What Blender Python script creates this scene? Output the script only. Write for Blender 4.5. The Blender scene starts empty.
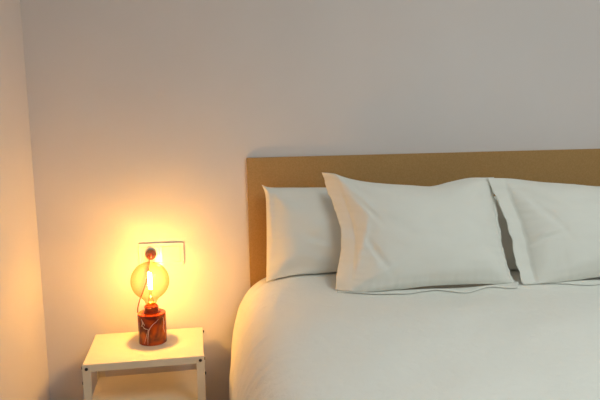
import bpy, bmesh, math, random
from mathutils import Vector, Matrix, noise
random.seed(4)
sc = bpy.context.scene
C = sc.collection
PI = math.pi

# ------------------------------------------------------------------ materials
def new_mat(name):
    m = bpy.data.materials.new(name); m.use_nodes = True
    nt = m.node_tree
    for n in list(nt.nodes): nt.nodes.remove(n)
    out = nt.nodes.new('ShaderNodeOutputMaterial')
    return m, nt, out

def pbr(name, col, rough=0.6, metal=0.0, col2=None, cscale=30, cdetail=4, bump=0.0, bscale=200, bdist=0.002,
        coat=0.0, sheen=0.0, spec=0.5, stretch=None):
    m, nt, out = new_mat(name)
    b = nt.nodes.new('ShaderNodeBsdfPrincipled'); nt.links.new(b.outputs[0], out.inputs[0])
    b.inputs['Base Color'].default_value = (*col, 1)
    b.inputs['Roughness'].default_value = rough
    b.inputs['Metallic'].default_value = metal
    b.inputs['Coat Weight'].default_value = coat
    b.inputs['Sheen Weight'].default_value = sheen
    b.inputs['Specular IOR Level'].default_value = spec
    tc = nt.nodes.new('ShaderNodeTexCoord')
    src = tc.outputs['Object']
    if stretch:
        mp = nt.nodes.new('ShaderNodeMapping'); mp.inputs['Scale'].default_value = stretch
        nt.links.new(src, mp.inputs[0]); src = mp.outputs[0]
    if col2:
        n = nt.nodes.new('ShaderNodeTexNoise'); n.inputs['Scale'].default_value = cscale; n.inputs['Detail'].default_value = cdetail
        r = nt.nodes.new('ShaderNodeValToRGB')
        r.color_ramp.elements[0].position = .35; r.color_ramp.elements[1].position = .65
        r.color_ramp.elements[0].color = (*col, 1); r.color_ramp.elements[1].color = (*col2, 1)
        nt.links.new(src, n.inputs['Vector']); nt.links.new(n.outputs['Fac'], r.inputs[0])
        nt.links.new(r.outputs[0], b.inputs['Base Color'])
    if bump:
        n2 = nt.nodes.new('ShaderNodeTexNoise'); n2.inputs['Scale'].default_value = bscale; n2.inputs['Detail'].default_value = 3
        bp = nt.nodes.new('ShaderNodeBump'); bp.inputs['Strength'].default_value = bump; bp.inputs['Distance'].default_value = bdist
        nt.links.new(src, n2.inputs['Vector']); nt.links.new(n2.outputs['Fac'], bp.inputs['Height'])
        nt.links.new(bp.outputs[0], b.inputs['Normal'])
    return m

M = {}
M['wall'] = pbr('wall_paint', (.715, .675, .672), .85, col2=(.735, .695, .692), cscale=3, bump=.12, bscale=160, bdist=.001, spec=.3)
M['ceiling'] = pbr('ceiling_paint', (.82, .81, .79), .9, bump=.1, bscale=120, bdist=.001)
M['floor'] = pbr('floor_wood', (.58, .34, .17), .45, col2=(.64, .40, .21), cscale=14, stretch=(1, 9, 1), bump=.15, bscale=60)
M['trim'] = pbr('trim_paint', (.80, .79, .77), .5, bump=.05, bscale=90)
M['board'] = pbr('fibreboard', (.42, .25, .095), .8, col2=(.47, .285, .115), cscale=190, cdetail=6, bump=.25, bscale=420, bdist=.0006, spec=.25)
M['steel'] = pbr('cream_steel', (.76, .69, .55), .42, col2=(.78, .71, .57), cscale=20, bump=.05, bscale=500, bdist=.0003)
M['black'] = pbr('black_plastic', (.02, .015, .013), .45, bump=.05, bscale=300)
M['plate'] = pbr('switch_plastic', (.74, .73, .71), .12, bump=.02, bscale=80, bdist=.0003)
M['socket_dark'] = pbr('socket_holes', (.03, .025, .02), .6, bump=.02)
M['red'] = pbr('red_brown_plastic', (.30, .035, .008), .32, col2=(.34, .05, .012), cscale=30, bump=.05, bscale=200)
M['plugred'] = pbr('dark_red_plastic', (.13, .013, .005), .4, col2=(.16, .02, .006), cscale=60, bump=.05, bscale=200)
M['cord'] = pbr('cord_fabric', (.10, .010, .004), .75, col2=(.14, .018, .006), cscale=400, bump=.4, bscale=900, bdist=.0005)
M['brass'] = pbr('brass', (.75, .48, .18), .28, metal=1, bump=.03)
M['vein'] = pbr('marble_vein', (.88, .62, .50), .3, bump=.03)
M['mattress'] = pbr('mattress_ticking', (.78, .77, .74), .9, bump=.3, bscale=240)
M['bedbase'] = pbr('base_fabric', (.36, .30, .24), .9, col2=(.4, .34, .27), cscale=200, bump=.3, bscale=300)

def cotton(name, col, col2, b1, sc1, b2, sc2):
    m, nt, out = new_mat(name)
    b = nt.nodes.new('ShaderNodeBsdfPrincipled'); nt.links.new(b.outputs[0], out.inputs[0])
    b.inputs['Roughness'].default_value = .88; b.inputs['Sheen Weight'].default_value = .12
    b.inputs['Specular IOR Level'].default_value = .2
    tc = nt.nodes.new('ShaderNodeTexCoord')
    n = nt.nodes.new('ShaderNodeTexNoise'); n.inputs['Scale'].default_value = 6; n.inputs['Detail'].default_value = 5
    r = nt.nodes.new('ShaderNodeMix'); r.data_type = 'RGBA'
    r.inputs['A'].default_value = (*col, 1); r.inputs['B'].default_value = (*col2, 1)
    nt.links.new(tc.outputs['Object'], n.inputs['Vector']); nt.links.new(n.outputs['Fac'], r.inputs['Factor'])
    nt.links.new(r.outputs['Result'], b.inputs['Base Color'])
    na = nt.nodes.new('ShaderNodeTexNoise'); na.inputs['Scale'].default_value = sc1; na.inputs['Detail'].default_value = 4
    na.inputs['Distortion'].default_value = .6
    nb = nt.nodes.new('ShaderNodeTexNoise'); nb.inputs['Scale'].default_value = sc2; nb.inputs['Detail'].default_value = 3
    for k in (na, nb): nt.links.new(tc.outputs['Object'], k.inputs['Vector'])
    ba = nt.nodes.new('ShaderNodeBump'); ba.inputs['Strength'].default_value = b1; ba.inputs['Distance'].default_value = .004
    bb = nt.nodes.new('ShaderNodeBump'); bb.inputs['Strength'].default_value = b2; bb.inputs['Distance'].default_value = .001
    nt.links.new(na.outputs['Fac'], ba.inputs['Height']); nt.links.new(nb.outputs['Fac'], bb.inputs['Height'])
    nt.links.new(ba.outputs[0], bb.inputs['Normal']); nt.links.new(bb.outputs[0], b.inputs['Normal'])
    return m
M['pillow'] = cotton('pillow_cotton', (.80, .80, .755), (.82, .82, .775), .22, 16, .25, 700)
M['duvet'] = cotton('duvet_cotton', (.86, .86, .82), (.88, .88, .84), .85, 34, .6, 240)

def marble():
    m, nt, out = new_mat('red_marble')
    b = nt.nodes.new('ShaderNodeBsdfPrincipled'); nt.links.new(b.outputs[0], out.inputs[0])
    b.inputs['Roughness'].default_value = .2; b.inputs['Coat Weight'].default_value = .15
    b.inputs['Coat Roughness'].default_value = .05; b.inputs['Specular IOR Level'].default_value = .3
    tc = nt.nodes.new('ShaderNodeTexCoord')
    n = nt.nodes.new('ShaderNodeTexNoise'); n.inputs['Scale'].default_value = 17; n.inputs['Detail'].default_value = 2.5
    n.inputs['Distortion'].default_value = .8
    r = nt.nodes.new('ShaderNodeValToRGB')
    e = r.color_ramp.elements
    e[0].position = .42; e[0].color = (.11, .007, .002, 1)
    e[1].position = .66; e[1].color = (.60, .085, .003, 1)
    nt.links.new(tc.outputs['Object'], n.inputs['Vector']); nt.links.new(n.outputs['Fac'], r.inputs[0])
    nt.links.new(r.outputs[0], b.inputs['Base Color'])
    return m
M['marble'] = marble()

def bulb_glass():
    m, nt, out = new_mat('amber_bulb_glass')
    lw = nt.nodes.new('ShaderNodeLayerWeight'); lw.inputs['Blend'].default_value = .35
    r = nt.nodes.new('ShaderNodeValToRGB'); e = r.color_ramp.elements
    e[0].position = 0.0; e[0].color = (.97, .93, .83, 1)
    e[1].position = .95; e[1].color = (.66, .44, .20, 1)
    nt.links.new(lw.outputs['Facing'], r.inputs[0])
    t = nt.nodes.new('ShaderNodeBsdfTransparent'); nt.links.new(r.outputs[0], t.inputs[0])
    g = nt.nodes.new('ShaderNodeBsdfGlossy'); g.inputs['Roughness'].default_value = .03
    g.inputs['Color'].default_value = (1, .93, .8, 1)
    pw = nt.nodes.new('ShaderNodeMath'); pw.operation = 'POWER'; pw.inputs[1].default_value = 4
    lf = nt.nodes.new('ShaderNodeLayerWeight'); lf.inputs['Blend'].default_value = .5
    ma = nt.nodes.new('ShaderNodeMath'); ma.operation = 'MULTIPLY_ADD'; ma.inputs[1].default_value = .30; ma.inputs[2].default_value = .03
    nt.links.new(lf.outputs['Facing'], pw.inputs[0]); nt.links.new(pw.outputs[0], ma.inputs[0])
    mx = nt.nodes.new('ShaderNodeMixShader')
    nt.links.new(ma.outputs[0], mx.inputs[0]); nt.links.new(t.outputs[0], mx.inputs[1]); nt.links.new(g.outputs[0], mx.inputs[2])
    nt.links.new(mx.outputs[0], out.inputs[0])
    return m
M['bulb_glass'] = bulb_glass()

def pane_glass():
    m, nt, out = new_mat('added_window_glass')
    t = nt.nodes.new('ShaderNodeBsdfTransparent'); t.inputs[0].default_value = (.96, .97, .97, 1)
    g = nt.nodes.new('ShaderNodeBsdfGlossy'); g.inputs['Roughness'].default_value = .02
    mx = nt.nodes.new('ShaderNodeMixShader'); mx.inputs[0].default_value = .06
    nt.links.new(t.outputs[0], mx.inputs[1]); nt.links.new(g.outputs[0], mx.inputs[2])
    nt.links.new(mx.outputs[0], out.inputs[0])
    return m
M['pane'] = pane_glass()

LAMP_STRENGTH = 1650
def emit(name, col, s):
    m, nt, out = new_mat(name)
    e = nt.nodes.new('ShaderNodeEmission'); e.inputs[0].default_value = (*col, 1); e.inputs[1].default_value = s
    nt.links.new(e.outputs[0], out.inputs[0])
    return m
M['filament'] = emit('glowing_filament', (1, .49, .09), LAMP_STRENGTH)

# ------------------------------------------------------------------ mesh helpers
def obj(name, bm, mat, parent=None, smooth=False, bevel=0.0, loc=None):
    bmesh.ops.recalc_face_normals(bm, faces=bm.faces)
    me = bpy.data.meshes.new(name); bm.to_mesh(me); bm.free()
    me.materials.append(M[mat])
    for p in me.polygons: p.use_smooth = smooth
    o = bpy.data.objects.new(name, me); C.objects.link(o)
    if parent: o.parent = parent
    if loc: o.location = loc
    if bevel:
        md = o.modifiers.new('bevel', 'BEVEL'); md.width = bevel; md.segments = 3; md.limit_method = 'ANGLE'
    return o

def thing(name, label, cat, loc=(0, 0, 0), rotz=0, group=None):
    o = bpy.data.objects.new(name, None); C.objects.link(o)
    o.location = loc; o.rotation_euler = (0, 0, rotz); o.empty_display_size = .1
    return tag(o, label, cat, group)

def tag(o, label, cat, group=None):
    o['label'] = label; o['category'] = cat
    if group: o['group'] = group
    return o

def struct(o):
    o['kind'] = 'structure'; return o

def box(bm, x0, x1, y0, y1, z0, z1):
    r = bmesh.ops.create_cube(bm, size=1)
    bmesh.ops.scale(bm, vec=(x1-x0, y1-y0, z1-z0), verts=r['verts'])
    bmesh.ops.translate(bm, vec=((x0+x1)/2, (y0+y1)/2, (z0+z1)/2), verts=r['verts'])
    return bm

def boxes(*bs):
    bm = bmesh.new()
    for b in bs: box(bm, *b)
    return bm

def lathe(prof, n=64, bm=None):
    bm = bm or bmesh.new()
    rings = []
    for r, z in prof:
        if r < 1e-6: rings.append([bm.verts.new((0, 0, z))])
        else: rings.append([bm.verts.new((r*math.cos(2*PI*i/n), r*math.sin(2*PI*i/n), z)) for i in range(n)])
    for a, b in zip(rings, rings[1:]):
        for i in range(n):
            j = (i+1) % n
            if len(a) == 1 and len(b) == 1: continue
            if len(a) == 1: bm.faces.new((a[0], b[i], b[j]))
            elif len(b) == 1: bm.faces.new((a[i], a[j], b[0]))
            else: bm.faces.new((a[i], a[j], b[j], b[i]))
    return bm

def catmull(pts, n):
    P = [Vector(p) for p in pts]
    d = [0]
    for a, b in zip(P, P[1:]): d.append(d[-1] + (b-a).length)
    L = d[-1]
    Q = [P[0]*2-P[1]] + P + [P[-1]*2-P[-2]]
    out = []
    for i in range(n):
        s = L*i/(n-1)
        k = 0
        while k < len(P)-2 and s > d[k+1]: k += 1
        t = (s-d[k])/max(1e-9, d[k+1]-d[k])
        p0, p1, p2, p3 = Q[k:k+4]
        out.append(.5*((2*p1)+(p2-p0)*t+(2*p0-5*p1+4*p2-p3)*t*t+(3*p1-p0-3*p2+p3)*t**3))
    return out

def tube(pts, r, n=60, k=10, bm=None):
    bm = bm or bmesh.new()
    P = catmull(pts, n)
    up = Vector((.13, .31, .94)); rings = []
    for i, p in enumerate(P):
        t = (P[min(i+1, n-1)]-P[max(i-1, 0)]).normalized()
        a = t.cross(up)
        if a.length < 1e-3: a = t.cross(Vector((1, 0, 0)))
        a.normalize(); b = t.cross(a)
        rr = r(i/(n-1)) if callable(r) else r
        rings.append([bm.verts.new(p+rr*(math.cos(2*PI*j/k)*a+math.sin(2*PI*j/k)*b)) for j in range(k)])
    for a, b in zip(rings, rings[1:]):
        for j in range(k): bm.faces.new((a[j], a[(j+1) % k], b[(j+1) % k], b[j]))
    bm.faces.new(rings[0][::-1]); bm.faces.new(rings[-1])
    return bm

def sstep(a, b, x):
    t = max(0, min(1, (x-a)/(b-a))); return t*t*(3-2*t)

def nz(x, y, z=0): return noise.noise(Vector((x, y, z)))

# ------------------------------------------------------------------ the room
XL, XR, YF, ZC = -.682, 3.0, -3.6, 2.55
T = .12
struct(obj('wall_back', boxes((XL-T, XR+T, 0, T, -.05, ZC+.05)), 'wall'))
struct(obj('wall_left', boxes((XL-T, XL, YF-T, 0, -.05, ZC+.05)), 'wall'))
struct(obj('wall_right', boxes((XR, XR+T, YF-T, 0, -.05, ZC+.05)), 'wall'))
WX0, WX1, WZ0, WZ1 = .1, 2.5, .7, 2.3
struct(obj('wall_front', boxes((XL, WX0, YF-T, YF, -.05, ZC+.05), (WX1, XR, YF-T, YF, -.05, ZC+.05),
                               (WX0, WX1, YF-T, YF, -.05, WZ0), (WX0, WX1, YF-T, YF, WZ1, ZC+.05)), 'wall'))
struct(obj('floor', boxes((XL, XR, YF, 0, -.05, 0)), 'floor'))
RX0, RX1, RY0, RY1 = .75, 1.95, -2.65, -1.45
struct(obj('ceiling', boxes((XL, RX0, YF, 0, ZC, ZC+.05), (RX1, XR, YF, 0, ZC, ZC+.05), (RX0, RX1, YF, RY0, ZC, ZC+.05), (RX0, RX1, RY1, 0, ZC, ZC+.05)), 'ceiling'))
w2 = struct(obj('added_rooflight', boxes((RX0, RX0+.05, RY0, RY1, ZC+.005, ZC+.06), (RX1-.05, RX1, RY0, RY1, ZC+.005, ZC+.06),
                (RX0+.05, RX1-.05, RY0, RY0+.05, ZC+.005, ZC+.06), (RX0+.05, RX1-.05, RY1-.05, RY1, ZC+.005, ZC+.06)), 'trim'))  # unseen rooflight, added so fill light can fall on the bed
obj('pane', boxes((RX0+.05, RX1-.05, RY0+.05, RY1-.05, ZC+.03, ZC+.036)), 'pane', w2)
struct(obj('baseboard_back', boxes((XL, XR, -.012, 0, 0, .07)), 'trim'))
struct(obj('baseboard_left', boxes((XL, XL+.012, YF, -.012, 0, .07)), 'trim'))
wf = boxes((WX0, WX0+.06, YF-.09, YF-.03, WZ0, WZ1), (WX1-.06, WX1, YF-.09, YF-.03, WZ0, WZ1),
           (WX0+.06, WX1-.06, YF-.09, YF-.03, WZ0, WZ0+.06), (WX0+.06, WX1-.06, YF-.09, YF-.03, WZ1-.06, WZ1),
           ((WX0+WX1)/2-.03, (WX0+WX1)/2+.03, YF-.09, YF-.03, WZ0+.06, WZ1-.06))
w1 = struct(obj('added_window', wf, 'trim'))  # unseen window behind the camera, added as an opening for fill light
obj('pane', boxes((WX0+.06, (WX0+WX1)/2-.03, YF-.064, YF-.058, WZ0+.06, WZ1-.06),
                  ((WX0+WX1)/2+.03, WX1-.06, YF-.064, YF-.058, WZ0+.06, WZ1-.06)), 'pane', w1)

# ------------------------------------------------------------------ bed (headboard, mattress, base)
BX0, BX1 = .053, 1.553
bed = thing('bed', 'double bed with plain brown fibreboard headboard against the pale wall', 'bed', (.803, -1.0, 0))
def rel(o, root):      # put geometry modelled in room coordinates under its thing
    o.matrix_parent_inverse = root.matrix_world.inverted() if False else Matrix.Translation(-Vector(root.location))
    return o
rel(obj('headboard', boxes((BX0, BX1+.35, -.014, -.0005, .0, 1.053)), 'board', bed, bevel=.0012), bed)
rel(obj('mattress', boxes((BX0+.03, BX1-.03, -2.0, -.03, .32, .56)), 'mattress', bed, smooth=False, bevel=.04), bed)
rel(obj('bed_base', boxes((BX0+.03, BX1-.03, -2.0, -.03, .09, .318)), 'bedbase', bed, bevel=.01), bed)
for lx in (BX0+.1, BX1-.1):
    for ly in (-1.9, -.15):
        rel(obj('leg', boxes((lx-.025, lx+.025, ly-.025, ly+.025, 0, .089)), 'black', bed, bevel=.004), bed)

# ------------------------------------------------------------------ duvet
PROF = [(-.021, .17), (-.024, .26), (-.025, .336), (-.018, .41), (.000, .483), (.023, .542), (.053, .590), (.100, .628),
        (.17, .645), (.26, .652), (.42, .654), (.60, .655), (.803, .656)]
HALF = catmull([(x, 0, z) for x, z in PROF], 90)
FULL = HALF + [Vector((1.606-p.x, 0, p.z)) for p in HALF[-2::-1]]
def puff(x, y):
    "height added to the flat of the duvet"
    w = sstep(-.02, .25, min(x, 1.606-x))
    h = .010*math.exp(-((y+.17)/.10)**2) - .012*math.exp(-((y+.42)/.16)**2)
    h += .016*nz(x*2.2+3, y*2.2+1) + .006*nz(x*6, y*6, 4)
    return h*w
def duvet_z(x, y):
    xx = min(x, 1.606-x)
    for a, b in zip(HALF[8:], HALF[9:]):
        if a.x <= xx <= b.x:
            t = (xx-a.x)/max(1e-9, b.x-a.x); return a.z+t*(b.z-a.z)+puff(x, y)
    return (HALF[-1].z if xx > .8 else HALF[8].z)+puff(x, y)
Y0, Y1, NY = -.022, -2.03, 260
bm = bmesh.new(); grid = []
for j in range(NY+1):
    f = j/NY
    y = Y0+(Y1-Y0)*f
    # rounded ends at head and foot
    e0 = max(0, 1-(Y0-y)/.05); e1 = max(0, 1-(y-Y1)/.10)
    row = []
    for i, p in enumerate(FULL):
        side = sstep(.62, .45, p.z)                       # 1 on the hanging sides
        x, z = p.x, p.z
        sg = -1 if x < .8 else 1
        top = 1-side
        z += puff(x, y)
        z -= top*(.035*(1-math.sqrt(max(0, 1-e0*e0)))+.07*(1-math.sqrt(max(0, 1-e1*e1))))
        drop = sstep(.60, .2, p.z)
        fold = .012*math.sin(y*19+1.5*nz(y*3, 0, 7)+.6)+.010*nz(y*9, p.z*2, 2)
        x += sg*drop*fold*.7 * sstep(.0, .12, Y0-y)
        # little soft crinkles over the roll-off
        cr = sstep(.66, .60, p.z)*(1-drop*.6)
        x += sg*cr*(.007*nz(p.z*5+y*6, y*24, 5)+.0035*nz(p.z*14, y*50+p.z*20, 8))
        z += cr*(.005*nz(p.x*18+y*8, y*22, 6)+.002*nz(p.x*40, y*60, 3))
        row.append(bm.verts.new((x, y, z)))
    grid.append(row)
for a, b in zip(grid, grid[1:]):
    for i in range(len(FULL)-1): bm.faces.new((a[i], a[i+1], b[i+1], b[i]))
duv = obj('duvet', bm, 'duvet', smooth=True)
md = duv.modifiers.new('thickness', 'SOLIDIFY'); md.thickness = .018; md.offset = -1
tag(duv, 'off-white cotton duvet spread over the bed, hanging down its side by the nightstand', 'duvet')

# ------------------------------------------------------------------ pillows
def coons(L, B, Tp, R, nu, nv):
    L, R = catmull(L, nv), catmull(R, nv); B, Tp = catmull(B, nu), catmull(Tp, nu)
    # L and R run bottom to top
    P = []
    for j in range(nv):
        v = j/(nv-1); row = []
        for i in range(nu):
            u = i/(nu-1)
            p = (1-u)*L[j]+u*R[j]+(1-v)*B[i]+v*Tp[i] \
                - ((1-u)*(1-v)*L[0]+u*(1-v)*R[0]+(1-u)*v*L[-1]+u*v*R[-1])
            row.append(p)
        P.append(row)
    return P

def prof(s, e):
    return max(0.0, 1-abs(2*s-1)**2.6)**e

def pillow(name, L, B, Tp, R, p0, p1, Tf, Tb, fl, fr, ft, lip, seed, folds=(), e=.62, ymax=-.02, bend=0):
    "outline in plane coordinates (x across, s up the lean from p0=(y,z) to p1); fl = side flange, ft = top flange, lip = bottom flange"
    up = Vector((0, p1[0]-p0[0], p1[1]-p0[1])).normalized()
    nrm = Vector((1, 0, 0)).cross(up); nrm = nrm if nrm.y < 0 else -nrm
    nu, nv = 150, 100
    v3 = lambda q: [(a, b, 0) for a, b in q]
    G = coons(v3(L), v3(B), v3(Tp), v3(R), nu, nv)
    bm = bmesh.new(); F = []; K = []
    for j in range(nv):
        v = j/(nv-1); rf, rk = [], []
        for i in range(nu):
            u = i/(nu-1)
            g = G[j][i]
            wob = 0 if not fl else .007*(nz(v*11, seed, 1)+.6*nz(v*27, seed, 6))*(u**14+.6*(1-u)**14)*sstep(0, .06, v)*sstep(1, .94, v)
            base = Vector((g.x+wob, p0[0], p0[1]))+up*g.y
            su = (u-fl)/(1-fl-fr)
            sv = v/(1-ft)
            inside = 0 < su < 1 and 0 < sv < 1
            d = prof(su, e)*prof(sv, e) if inside else 0
            # cloth relief: soft dents, pulls from the corners, puckers along the seams
            w = 0
            if inside:
                edge = min(su, 1-su, sv, 1-sv)
                w += .010*nz(u*3+seed, v*3, seed)*d + .004*nz(u*9, v*9+seed, seed)*d
                along = v if min(su, 1-su) < min(sv, 1-sv) else u*1.6
                w += .0032*nz(along*26, seed, 3)*math.exp(-edge/.06)*min(1, edge/.015)
                for (cu, cv) in ((0, 0), (1, 0), (0, 1), (1, 1)):
                    ru, rv = su-cu, sv-cv; rr = math.hypot(ru*1.5, rv)
                    w += .0045*math.sin(7*math.atan2(rv, ru*1.5)+seed)*math.exp(-((rr-.28)/.16)**2)*min(1, d*2)
                for (fu, fv, ang, ln, wd, amp) in folds:
                    dx, dy = (u-fu)*1.6, v-fv
                    a = dx*math.cos(ang)+dy*math.sin(ang); b = -dx*math.sin(ang)+dy*math.cos(ang)
                    w += amp*math.exp(-(a/ln)**2)*math.exp(-(b/wd)**2)*min(1, d*2)
            wave = 0
            if not inside:
                wave = .010*nz(u*5+seed*2, v*4.5, 9)+.004*nz(u*9, v*13+seed, 4)
            if fl and u < fl: base = base-nrm*(bend*(1-u/fl)**1.2*(.75+.5*nz(v*4, seed, 2)))
            f = base+nrm*(Tf*d+w+.0013+wave)
            k = base-nrm*(Tb*d-w*.3+.0013-wave)
            out = []
            for q in (f, k):
                q.y = min(q.y, ymax)
                out.append(q)
            f, k = out
            zf = duvet_z(f.x, f.y)+.006; zk = duvet_z(k.x, k.y)+.003
            if f.z < zf: f.z = zf+.0015
            if k.z < zk: k.z = zk
            rf.append(bm.verts.new(f)); rk.append(bm.verts.new(k))
        F.append(rf); K.append(rk)
    for A, s in ((F, 1), (K, -1)):
        for j in range(nv-1):
            for i in range(nu-1):
                q = (A[j][i], A[j][i+1], A[j+1][i+1], A[j+1][i]); bm.faces.new(q if s > 0 else q[::-1])
    for j in range(nv-1):
        bm.faces.new((F[j][0], F[j+1][0], K[j+1][0], K[j][0])); bm.faces.new((F[j+1][-1], F[j][-1], K[j][-1], K[j+1][-1]))
    for i in range(nu-1):
        bm.faces.new((F[0][i+1], F[0][i], K[0][i], K[0][i+1])); bm.faces.new((F[-1][i], F[-1][i+1], K[-1][i+1], K[-1][i]))
    o = obj(name, bm, 'pillow', smooth=True)
    if lip:
        # bottom flange of the case, lying forward on the duvet in soft waves
        b2 = bmesh.new(); R3 = []
        n2 = 8
        for i in range(nu):
            u = i/(nu-1); g = G[0][i]; row = []
            x = g.x; st = Vector((x, p0[0], p0[1]))+up*g.y
            ln = lip*max(.15, .75+.75*nz(u*7+seed, 3, seed))*sstep(.06, .30, u)*sstep(1.02, .95, u)-.004
            lift = .012*max(0, nz(u*9+seed, 8, 1)+.1)*sstep(.1, .3, u)
            for k in range(n2):
                t = k/(n2-1)
                y = st.y-ln*t
                z = duvet_z(x, y)+.0035+.003*(1-t)+lift*math.sin(PI*min(1, t*1.15))*t
                row.append((x, y, z))
            R3.append(row)
        up_, dn_ = [], []
        for row in R3:
            up_.append([b2.verts.new((x, y, z+.0012)) for x, y, z in row]); dn_.append([b2.verts.new((x, y, z-.0012)) for x, y, z in row])
        for A in (up_, dn_):
            for a, b in zip(A, A[1:]):
                for k in range(n2-1): b2.faces.new((a[k], a[k+1], b[k+1], b[k]))
        for i in range(nu-1):
            b2.faces.new((up_[i][-1], up_[i+1][-1], dn_[i+1][-1], dn_[i][-1])); b2.faces.new((up_[i][0], up_[i+1][0], dn_[i+1][0], dn_[i][0]))
        for i in (0, nu-1):
            for k in range(n2-1): b2.faces.new((up_[i][k], up_[i][k+1], dn_[i][k+1], dn_[i][k]))
        obj('bottom_flange', b2, 'pillow', o, smooth=True)
    return o

GRP = None
rear = pillow('pillow', [(.104, -.022), (.106, .015), (.110, .09), (.113, .194), (.113, .277), (.102, .318)],
              [(.104, -.022), (.221, -.012), (.361, -.006), (.55, -.006), (.72, -.02)],
              [(.102, .318), (.13, .308), (.234, .303), (.34, .300), (.50, .290), (.62, .275), (.71, .268)],
              [(.72, -.02), (.705, .09), (.705, .2), (.71, .268)],
              (-.15, .655), (-.075, .96), .085, .045, 0, 0, 0, 0, 1.3, e=.58,
              folds=((.28, .42, -.5, .16, .05, -.005), (.33, .33, -.35, .18, .05, .004)))
tag(rear, 'plain off-white pillow leaning on the headboard, behind and left of the large flanged pillow', 'pillow')
front = pillow('pillow', [(.315, -.006), (.320, .023), (.334, .08), (.346, .15), (.345, .217), (.325, .295), (.299, .391)],
               [(.315, -.006), (.403, -.020), (.499, -.018), (.612, -.010), (.744, -.010), (.86, -.016), (.905, -.022)],
               [(.299, .391), (.386, .354), (.485, .337), (.585, .327), (.659, .321), (.723, .333), (.793, .345), (.877, .345)],
               [(.905, -.022), (.893, -.003), (.886, .036), (.875, .089), (.873, .146), (.873, .214), (.868, .283), (.877, .345)],
               (-.36, .665), (-.21, 1.01), .085, .055, .075, .02, .006, .034, 2.7, bend=.048,
               folds=((.12, .45, 1.2, .18, .035, .008), (.20, .30, -.9, .16, .03, -.008), (.22, .15, .5, .14, .03, .007), (.17, .72, -1.0, .16, .03, -.006)))
tag(front, 'off-white flanged pillow overlapped by its neighbour, left edge orange in lamplight', 'pillow')
front2 = pillow('pillow', [(.915, -.020), (.907, .011), (.901, .083), (.892, .176), (.868, .269), (.845, .346)],
                [(.915, -.020), (.985, -.020), (1.054, -.014), (1.174, -.002), (1.31, -.006), (1.446, -.022), (1.555, -.02)],
                [(.845, .346), (.924, .340), (1.026, .326), (1.13, .316), (1.235, .304), (1.379, .306), (1.531, .328)],
                [(1.555, -.02), (1.53, .107), (1.525, .246), (1.531, .328)],
                (-.38, .665), (-.23, 1.01), .085, .055, .075, .02, .006, .034, 5.1,
                folds=((.13, .44, .25, .10, .02, .008), (.15, .40, .3, .10, .02, -.007), (.2, .6, -1.1, .2, .03, -.005)))
tag(front2, 'off-white flanged pillow at the right edge of the photo, overlapping its neighbour', 'pillow')
rear2 = pillow('pillow', [(.795, -.02), (.81, .09), (.81, .2), (.80, .275)],
               [(.795, -.02), (.98, -.008), (1.2, -.006), (1.46, -.02)],
               [(.80, .275), (.98, .275), (1.2, .268), (1.46, .27)],
               [(1.46, -.02), (1.445, .09), (1.445, .2), (1.46, .27)],
               (-.25, .655), (-.10, .96), .05, .07, 0, 0, 0, 0, 3.3, e=.50)
tag(rear2, 'plain pillow glimpsed in the shadowed gap behind the two flanged front pillows', 'pillow')

# ------------------------------------------------------------------ nightstand (white folded steel)
NW, ND, NH = .37, .28, .45
ns = thing('nightstand', 'small cream-white steel nightstand with open shelf in the corner beside the bed', 'nightstand', (-.494, -.06, 0), .057)
# local: x 0..NW, y 0..-ND
bm = boxes((0, NW, -ND, 0, NH-.003, NH), (.0, NW, -ND, -ND+.002, NH-.024, NH-.003), (0, NW, -.002, 0, NH-.024, NH-.003),
           (0, .002, -ND+.002, -.002, NH-.024, NH-.003), (NW-.002, NW, -ND+.002, -.002, NH-.024, NH-.003))
obj('top', bm, 'steel', ns, bevel=.0007)
LW = .025
for (sx, sy) in ((0, 0), (1, 0), (0, 1), (1, 1)):
    x0 = -.0016 if sx == 0 else NW+.0016; dx = 1 if sx == 0 else -1
    y0 = .0016 if sy == 0 else -ND-.0016; dy = -1 if sy == 0 else 1
    t = .0015
    def q(a, b, c, d, e, f): return (min(a, b), max(a, b), min(c, d), max(c, d), e, f)
    lg = obj('leg', boxes(q(x0, x0+dx*LW, y0, y0+dy*t, 0.004, NH-.002), q(x0, x0+dx*t, y0+dy*t, y0+dy*LW, 0.004, NH-.002)), 'steel', ns, bevel=.0005)
    obj('foot_cap', boxes(q(x0-dx*.0008, x0+dx*(LW+.0008), y0-dy*.0008, y0+dy*LW, 0, .012)), 'black', lg, bevel=.001)
    def screw(px, py, pz, axis):
        b = lathe([(0, .0), (.0046, .0), (.0052, .0012), (.0044, .0034), (0, .0042)], 20)
        rot = Matrix.Rotation(PI/2 if axis == 'y-' else -PI/2, 4, 'X') if axis[0] == 'y' else Matrix.Rotation(PI/2 if axis == 'x+' else -PI/2, 4, 'Y')
        bmesh.ops.transform(b, matrix=Matrix.Translation((px, py, pz)) @ rot, verts=b.verts)
        obj('screw', b, 'black', lg, smooth=True)
    yf = y0-dy*0; xf = x0
    screw(x0+dx*.0125, yf, NH-.013, 'y-' if sy else 'y+')
    screw(xf, y0+dy*.0125, NH-.013, 'x-' if sx == 0 else 'x+')
    if sy: screw(xf, y0+dy*.0125, NH-.062, 'x-' if sx == 0 else 'x+')
SZ = .292
bm = boxes((.001, NW-.001, -ND+.001, -.001, SZ-.003, SZ), (.001, NW-.001, -ND+.001, -ND+.003, SZ-.024, SZ-.003), (.001, NW-.001, -.003, -.001, SZ-.024, SZ-.003),
           (.001, .003, -ND+.003, -.003, SZ-.024, SZ-.003), (NW-.003, NW-.001, -ND+.003, -.003, SZ-.024, SZ-.003))
obj('shelf', bm, 'steel', ns, bevel=.0007)

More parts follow.
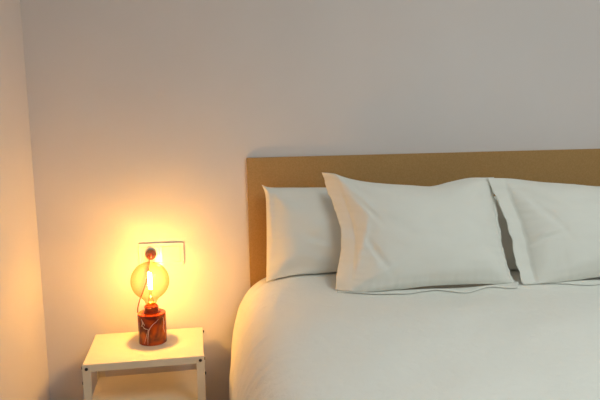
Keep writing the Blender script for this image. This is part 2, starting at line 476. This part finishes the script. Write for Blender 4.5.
# ------------------------------------------------------------------ table lamp
lamp = thing('table_lamp', 'small table lamp with red-brown marble cylinder base and big glowing bare globe bulb', 'lamp', (-.285, -.160, NH+.0003))
BR, BH = .0468, .102
obj('base', lathe([(0, 0), (BR-.001, 0), (BR, .001), (BR, BH-.0015), (BR-.0015, BH), (0, BH)], 96), 'marble', lamp, smooth=False)
bpy.data.objects['base'].data.polygons.foreach_set('use_smooth', [True]*len(bpy.data.objects['base'].data.polygons))
md = bpy.data.objects['base'].modifiers.new('edge', 'EDGE_SPLIT'); md.split_angle = .6
def on_base(deg, z): a = math.radians(deg); return ((BR+.0002)*math.sin(a), -(BR+.0002)*math.cos(a), z)
vb = bmesh.new()
for pts, r in (([(-14, .003), (-12, .030), (-6, .055), (8, .072), (26, .083), (34, .090)], .0007),
               ([(-38, .070), (-24, .060), (-14, .058), (-6, .052)], .0006),
               ([(-40, .092), (-34, .078), (-40, .066)], .0008), ([(-40, .092), (-28, .076), (-24, .070)], .0007),
               ([(58, .092), (62, .070), (57, .055), (66, .035)], .0006), ([(-8, .060), (-20, .030), (-30, .006)], .0004)):
    tube([on_base(*p) for p in pts], lambda t, r=r: r*(.5+.9*math.sin(PI*min(1, max(0, t)))), 30, 6, vb)
o = obj('marble_veins', vb, 'vein', lamp, smooth=True); o['label'] = 'thin pale veins running through the marble'
# socket: threaded ring
sp = [(0, BH), (.026, BH), (.026, BH+.003), (.0225, BH+.004)]
for k in range(4):
    z = BH+.005+k*.0045
    sp += [(.0225, z), (.0238, z+.0012), (.0238, z+.0026), (.0222, z+.0036)]
sp += [(.0215, BH+.0245), (.0190, BH+.0245), (.0180, BH+.008), (0, BH+.008)]
sk = obj('socket', lathe(sp, 48), 'red', lamp, smooth=True)
md = sk.modifiers.new('edge', 'EDGE_SPLIT'); md.split_angle = .7
# bulb
BC = .211; BRD = .0638
gp = []
for k in range(0, 47):
    a = PI*k/46*.80
    gp.append((BRD*math.sin(a), BC+BRD*math.cos(a)))
rl, zl = gp[-1]
gp += [(.0300, BC-.0572), (.0245, BC-.0635), (.0205, BC-.0690), (.0180, BC-.0760), (.0165, BC-.0800)]
bulb = obj('bulb', lathe(gp, 72), 'bulb_glass', lamp, smooth=True)
bulb['label'] = 'clear amber-tinted glass globe bulb, lit'
cp = [(.0166, BC-.0790)]
for k in range(4):
    z = BC-.0800-k*.0035
    cp += [(.0150, z), (.0140, z-.0018)]
cp += [(.012, BC-.0965), (0, BC-.0970)]
obj('screw_cap', lathe(cp, 40), 'brass', bulb, smooth=True)
st = lathe([(0, BC-.078), (.010, BC-.078), (.009, BC-.066), (.0045, BC-.052), (.0030, BC-.034), (0, BC-.033)], 24)
obj('stem', st, 'bulb_glass', bulb, smooth=True)
hx = [((.0052-.0012*abs(i/40-1)**2)*math.cos(i*.52), (.0052-.0012*abs(i/40-1)**2)*math.sin(i*.52), BC-.030+.058*i/80) for i in range(81)]
obj('filament', tube(hx, .0010, 300, 8), 'filament', bulb, smooth=True)
obj('support_wire', tube([(0, 0, BC-.0335), (.002, 0, BC-.032), hx[0]], .0004, 12, 6), 'brass', bulb, smooth=True)
# cable and plug (lamp's own)
L0 = Vector(lamp.location)
cab = [(-.300, -.112, .462), (-.318, -.098, .470), (-.334, -.092, .500), (-.342, -.088, .535), (-.334, -.083, .572), (-.320, -.075, .605),
       (-.308, -.068, .640), (-.302, -.062, .675), (-.297, -.058, .700), (-.296, -.052, .7165), (-.296, -.047, .719)]
obj('power_cord', tube([Vector(p)-L0 for p in cab], .0019, 90, 10), 'cord', lamp, smooth=True)
pb = lathe([(0, 0), (.0165, 0), (.0185, .002), (.0185, .008), (.0150, .013), (.0125, .024), (.0100, .030), (.006, .032), (0, .032)], 40)
bmesh.ops.transform(pb, matrix=Matrix.Translation(Vector((-.296, -.0135, .719))-L0) @ Matrix.Rotation(PI/2, 4, 'X'), verts=pb.verts)
pl = obj('plug', pb, 'plugred', lamp, smooth=True)
md = pl.modifiers.new('edge', 'EDGE_SPLIT'); md.split_angle = .7

# ------------------------------------------------------------------ double wall plate: socket and switch
wp = thing('wall_plate', 'white double wall plate with socket and light switch behind the lamp', 'wall switch', (-.261, 0, .716))
PW, PH = .079, .0415
fr = boxes((-PW, PW, -.009, 0, PH-.013, PH), (-PW, PW, -.009, 0, -PH, -PH+.013), (-PW, -PW+.012, -.009, 0, -PH+.013, PH-.013),
           (PW-.012, PW, -.009, 0, -PH+.013, PH-.013), (-.006, .006, -.009, 0, -PH+.013, PH-.013))
obj('frame', fr, 'plate', wp, bevel=.0015)
sb = boxes((-PW+.0123, -.0063, -.0088, 0, -PH+.0133, PH-.0133))
so = obj('socket_insert', sb, 'plate', wp, bevel=.001)
rg = lathe([(.0200, .0086), (.0205, .0105), (.0225, .0105), (.0230, .0086)], 48)
bmesh.ops.transform(rg, matrix=Matrix.Translation((-.0365, 0, 0)) @ Matrix.Rotation(PI/2, 4, 'X'), verts=rg.verts)
obj('socket_ring', rg, 'plate', so, smooth=True)
rb = bmesh.new()
sw = [(.0063, -.0088), (.0365, -.0088), (PW-.0123, -.0088)]
vs = [[rb.verts.new((x, y, z)) for x, y in sw]+[rb.verts.new((PW-.0123, 0, z)), rb.verts.new((.0063, 0, z))] for z in (-PH+.0133, PH-.0133)]
rb.faces.new(vs[0]); rb.faces.new(vs[1][::-1])
for k in range(5): rb.faces.new((vs[0][k], vs[0][(k+1) % 5], vs[1][(k+1) % 5], vs[1][k]))
obj('switch_rocker', rb, 'plate', wp, bevel=.0004)

# ------------------------------------------------------------------ light: added area fills outside two invented openings, lamp filaments
w = bpy.data.worlds.new('sky'); sc.world = w; w.use_nodes = True
bg = w.node_tree.nodes['Background']; bg.inputs[0].default_value = (.80, .88, 1.0, 1); bg.inputs[1].default_value = .2
al = bpy.data.lights.new('front_fill_light', 'AREA'); al.shape = 'RECTANGLE'; al.size = WX1-WX0-.1; al.size_y = WZ1-WZ0-.1
al.energy = 2; al.color = (.89, 1, .975)  # weak frontal fill, added outside the invented window
ao = bpy.data.objects.new('front_fill_light', al); C.objects.link(ao)
ao.location = ((WX0+WX1)/2, YF-.16, (WZ0+WZ1)/2); ao.rotation_euler = (PI/2, 0, 0)

al = bpy.data.lights.new('roof_fill_light', 'AREA'); al.shape = 'RECTANGLE'; al.size = RX1-RX0-.1; al.size_y = RY1-RY0-.1
al.energy = 39; al.color = (.89, 1, .975)  # main ambient fill from above, added and placed to balance bed and wall
ao = bpy.data.objects.new('roof_fill_light', al); C.objects.link(ao)
ao.location = ((RX0+RX1)/2, (RY0+RY1)/2, ZC+.09)

# ------------------------------------------------------------------ camera
cd = bpy.data.cameras.new('camera'); cam = bpy.data.objects.new('camera', cd); C.objects.link(cam)
cd.sensor_width = 36; cd.lens = 639.73/600*36; cd.clip_start = .02
r = Vector((0.9940149649386316, -0.10771864073280837, -0.01819186402563582))
u = Vector((0.03285170329048616, 0.13592796596100068, 0.9901739007167474))
f = Vector((0.10418740360026699, 0.9848453089233766, -0.1386531731431123))
cam.matrix_world = Matrix(((r.x, u.x, -f.x, 0), (r.y, u.y, -f.y, -2.2860), (r.z, u.z, -f.z, 1.2165), (0, 0, 0, 1)))
sc.camera = cam
sc.view_settings.view_transform = 'Standard'; sc.view_settings.look = 'None'
sc.view_settings.exposure = 0.0; sc.view_settings.gamma = 1.0; sc.view_settings.use_curve_mapping = False
sc.cycles.max_bounces = 12; sc.cycles.diffuse_bounces = 6; sc.cycles.transparent_max_bounces = 24
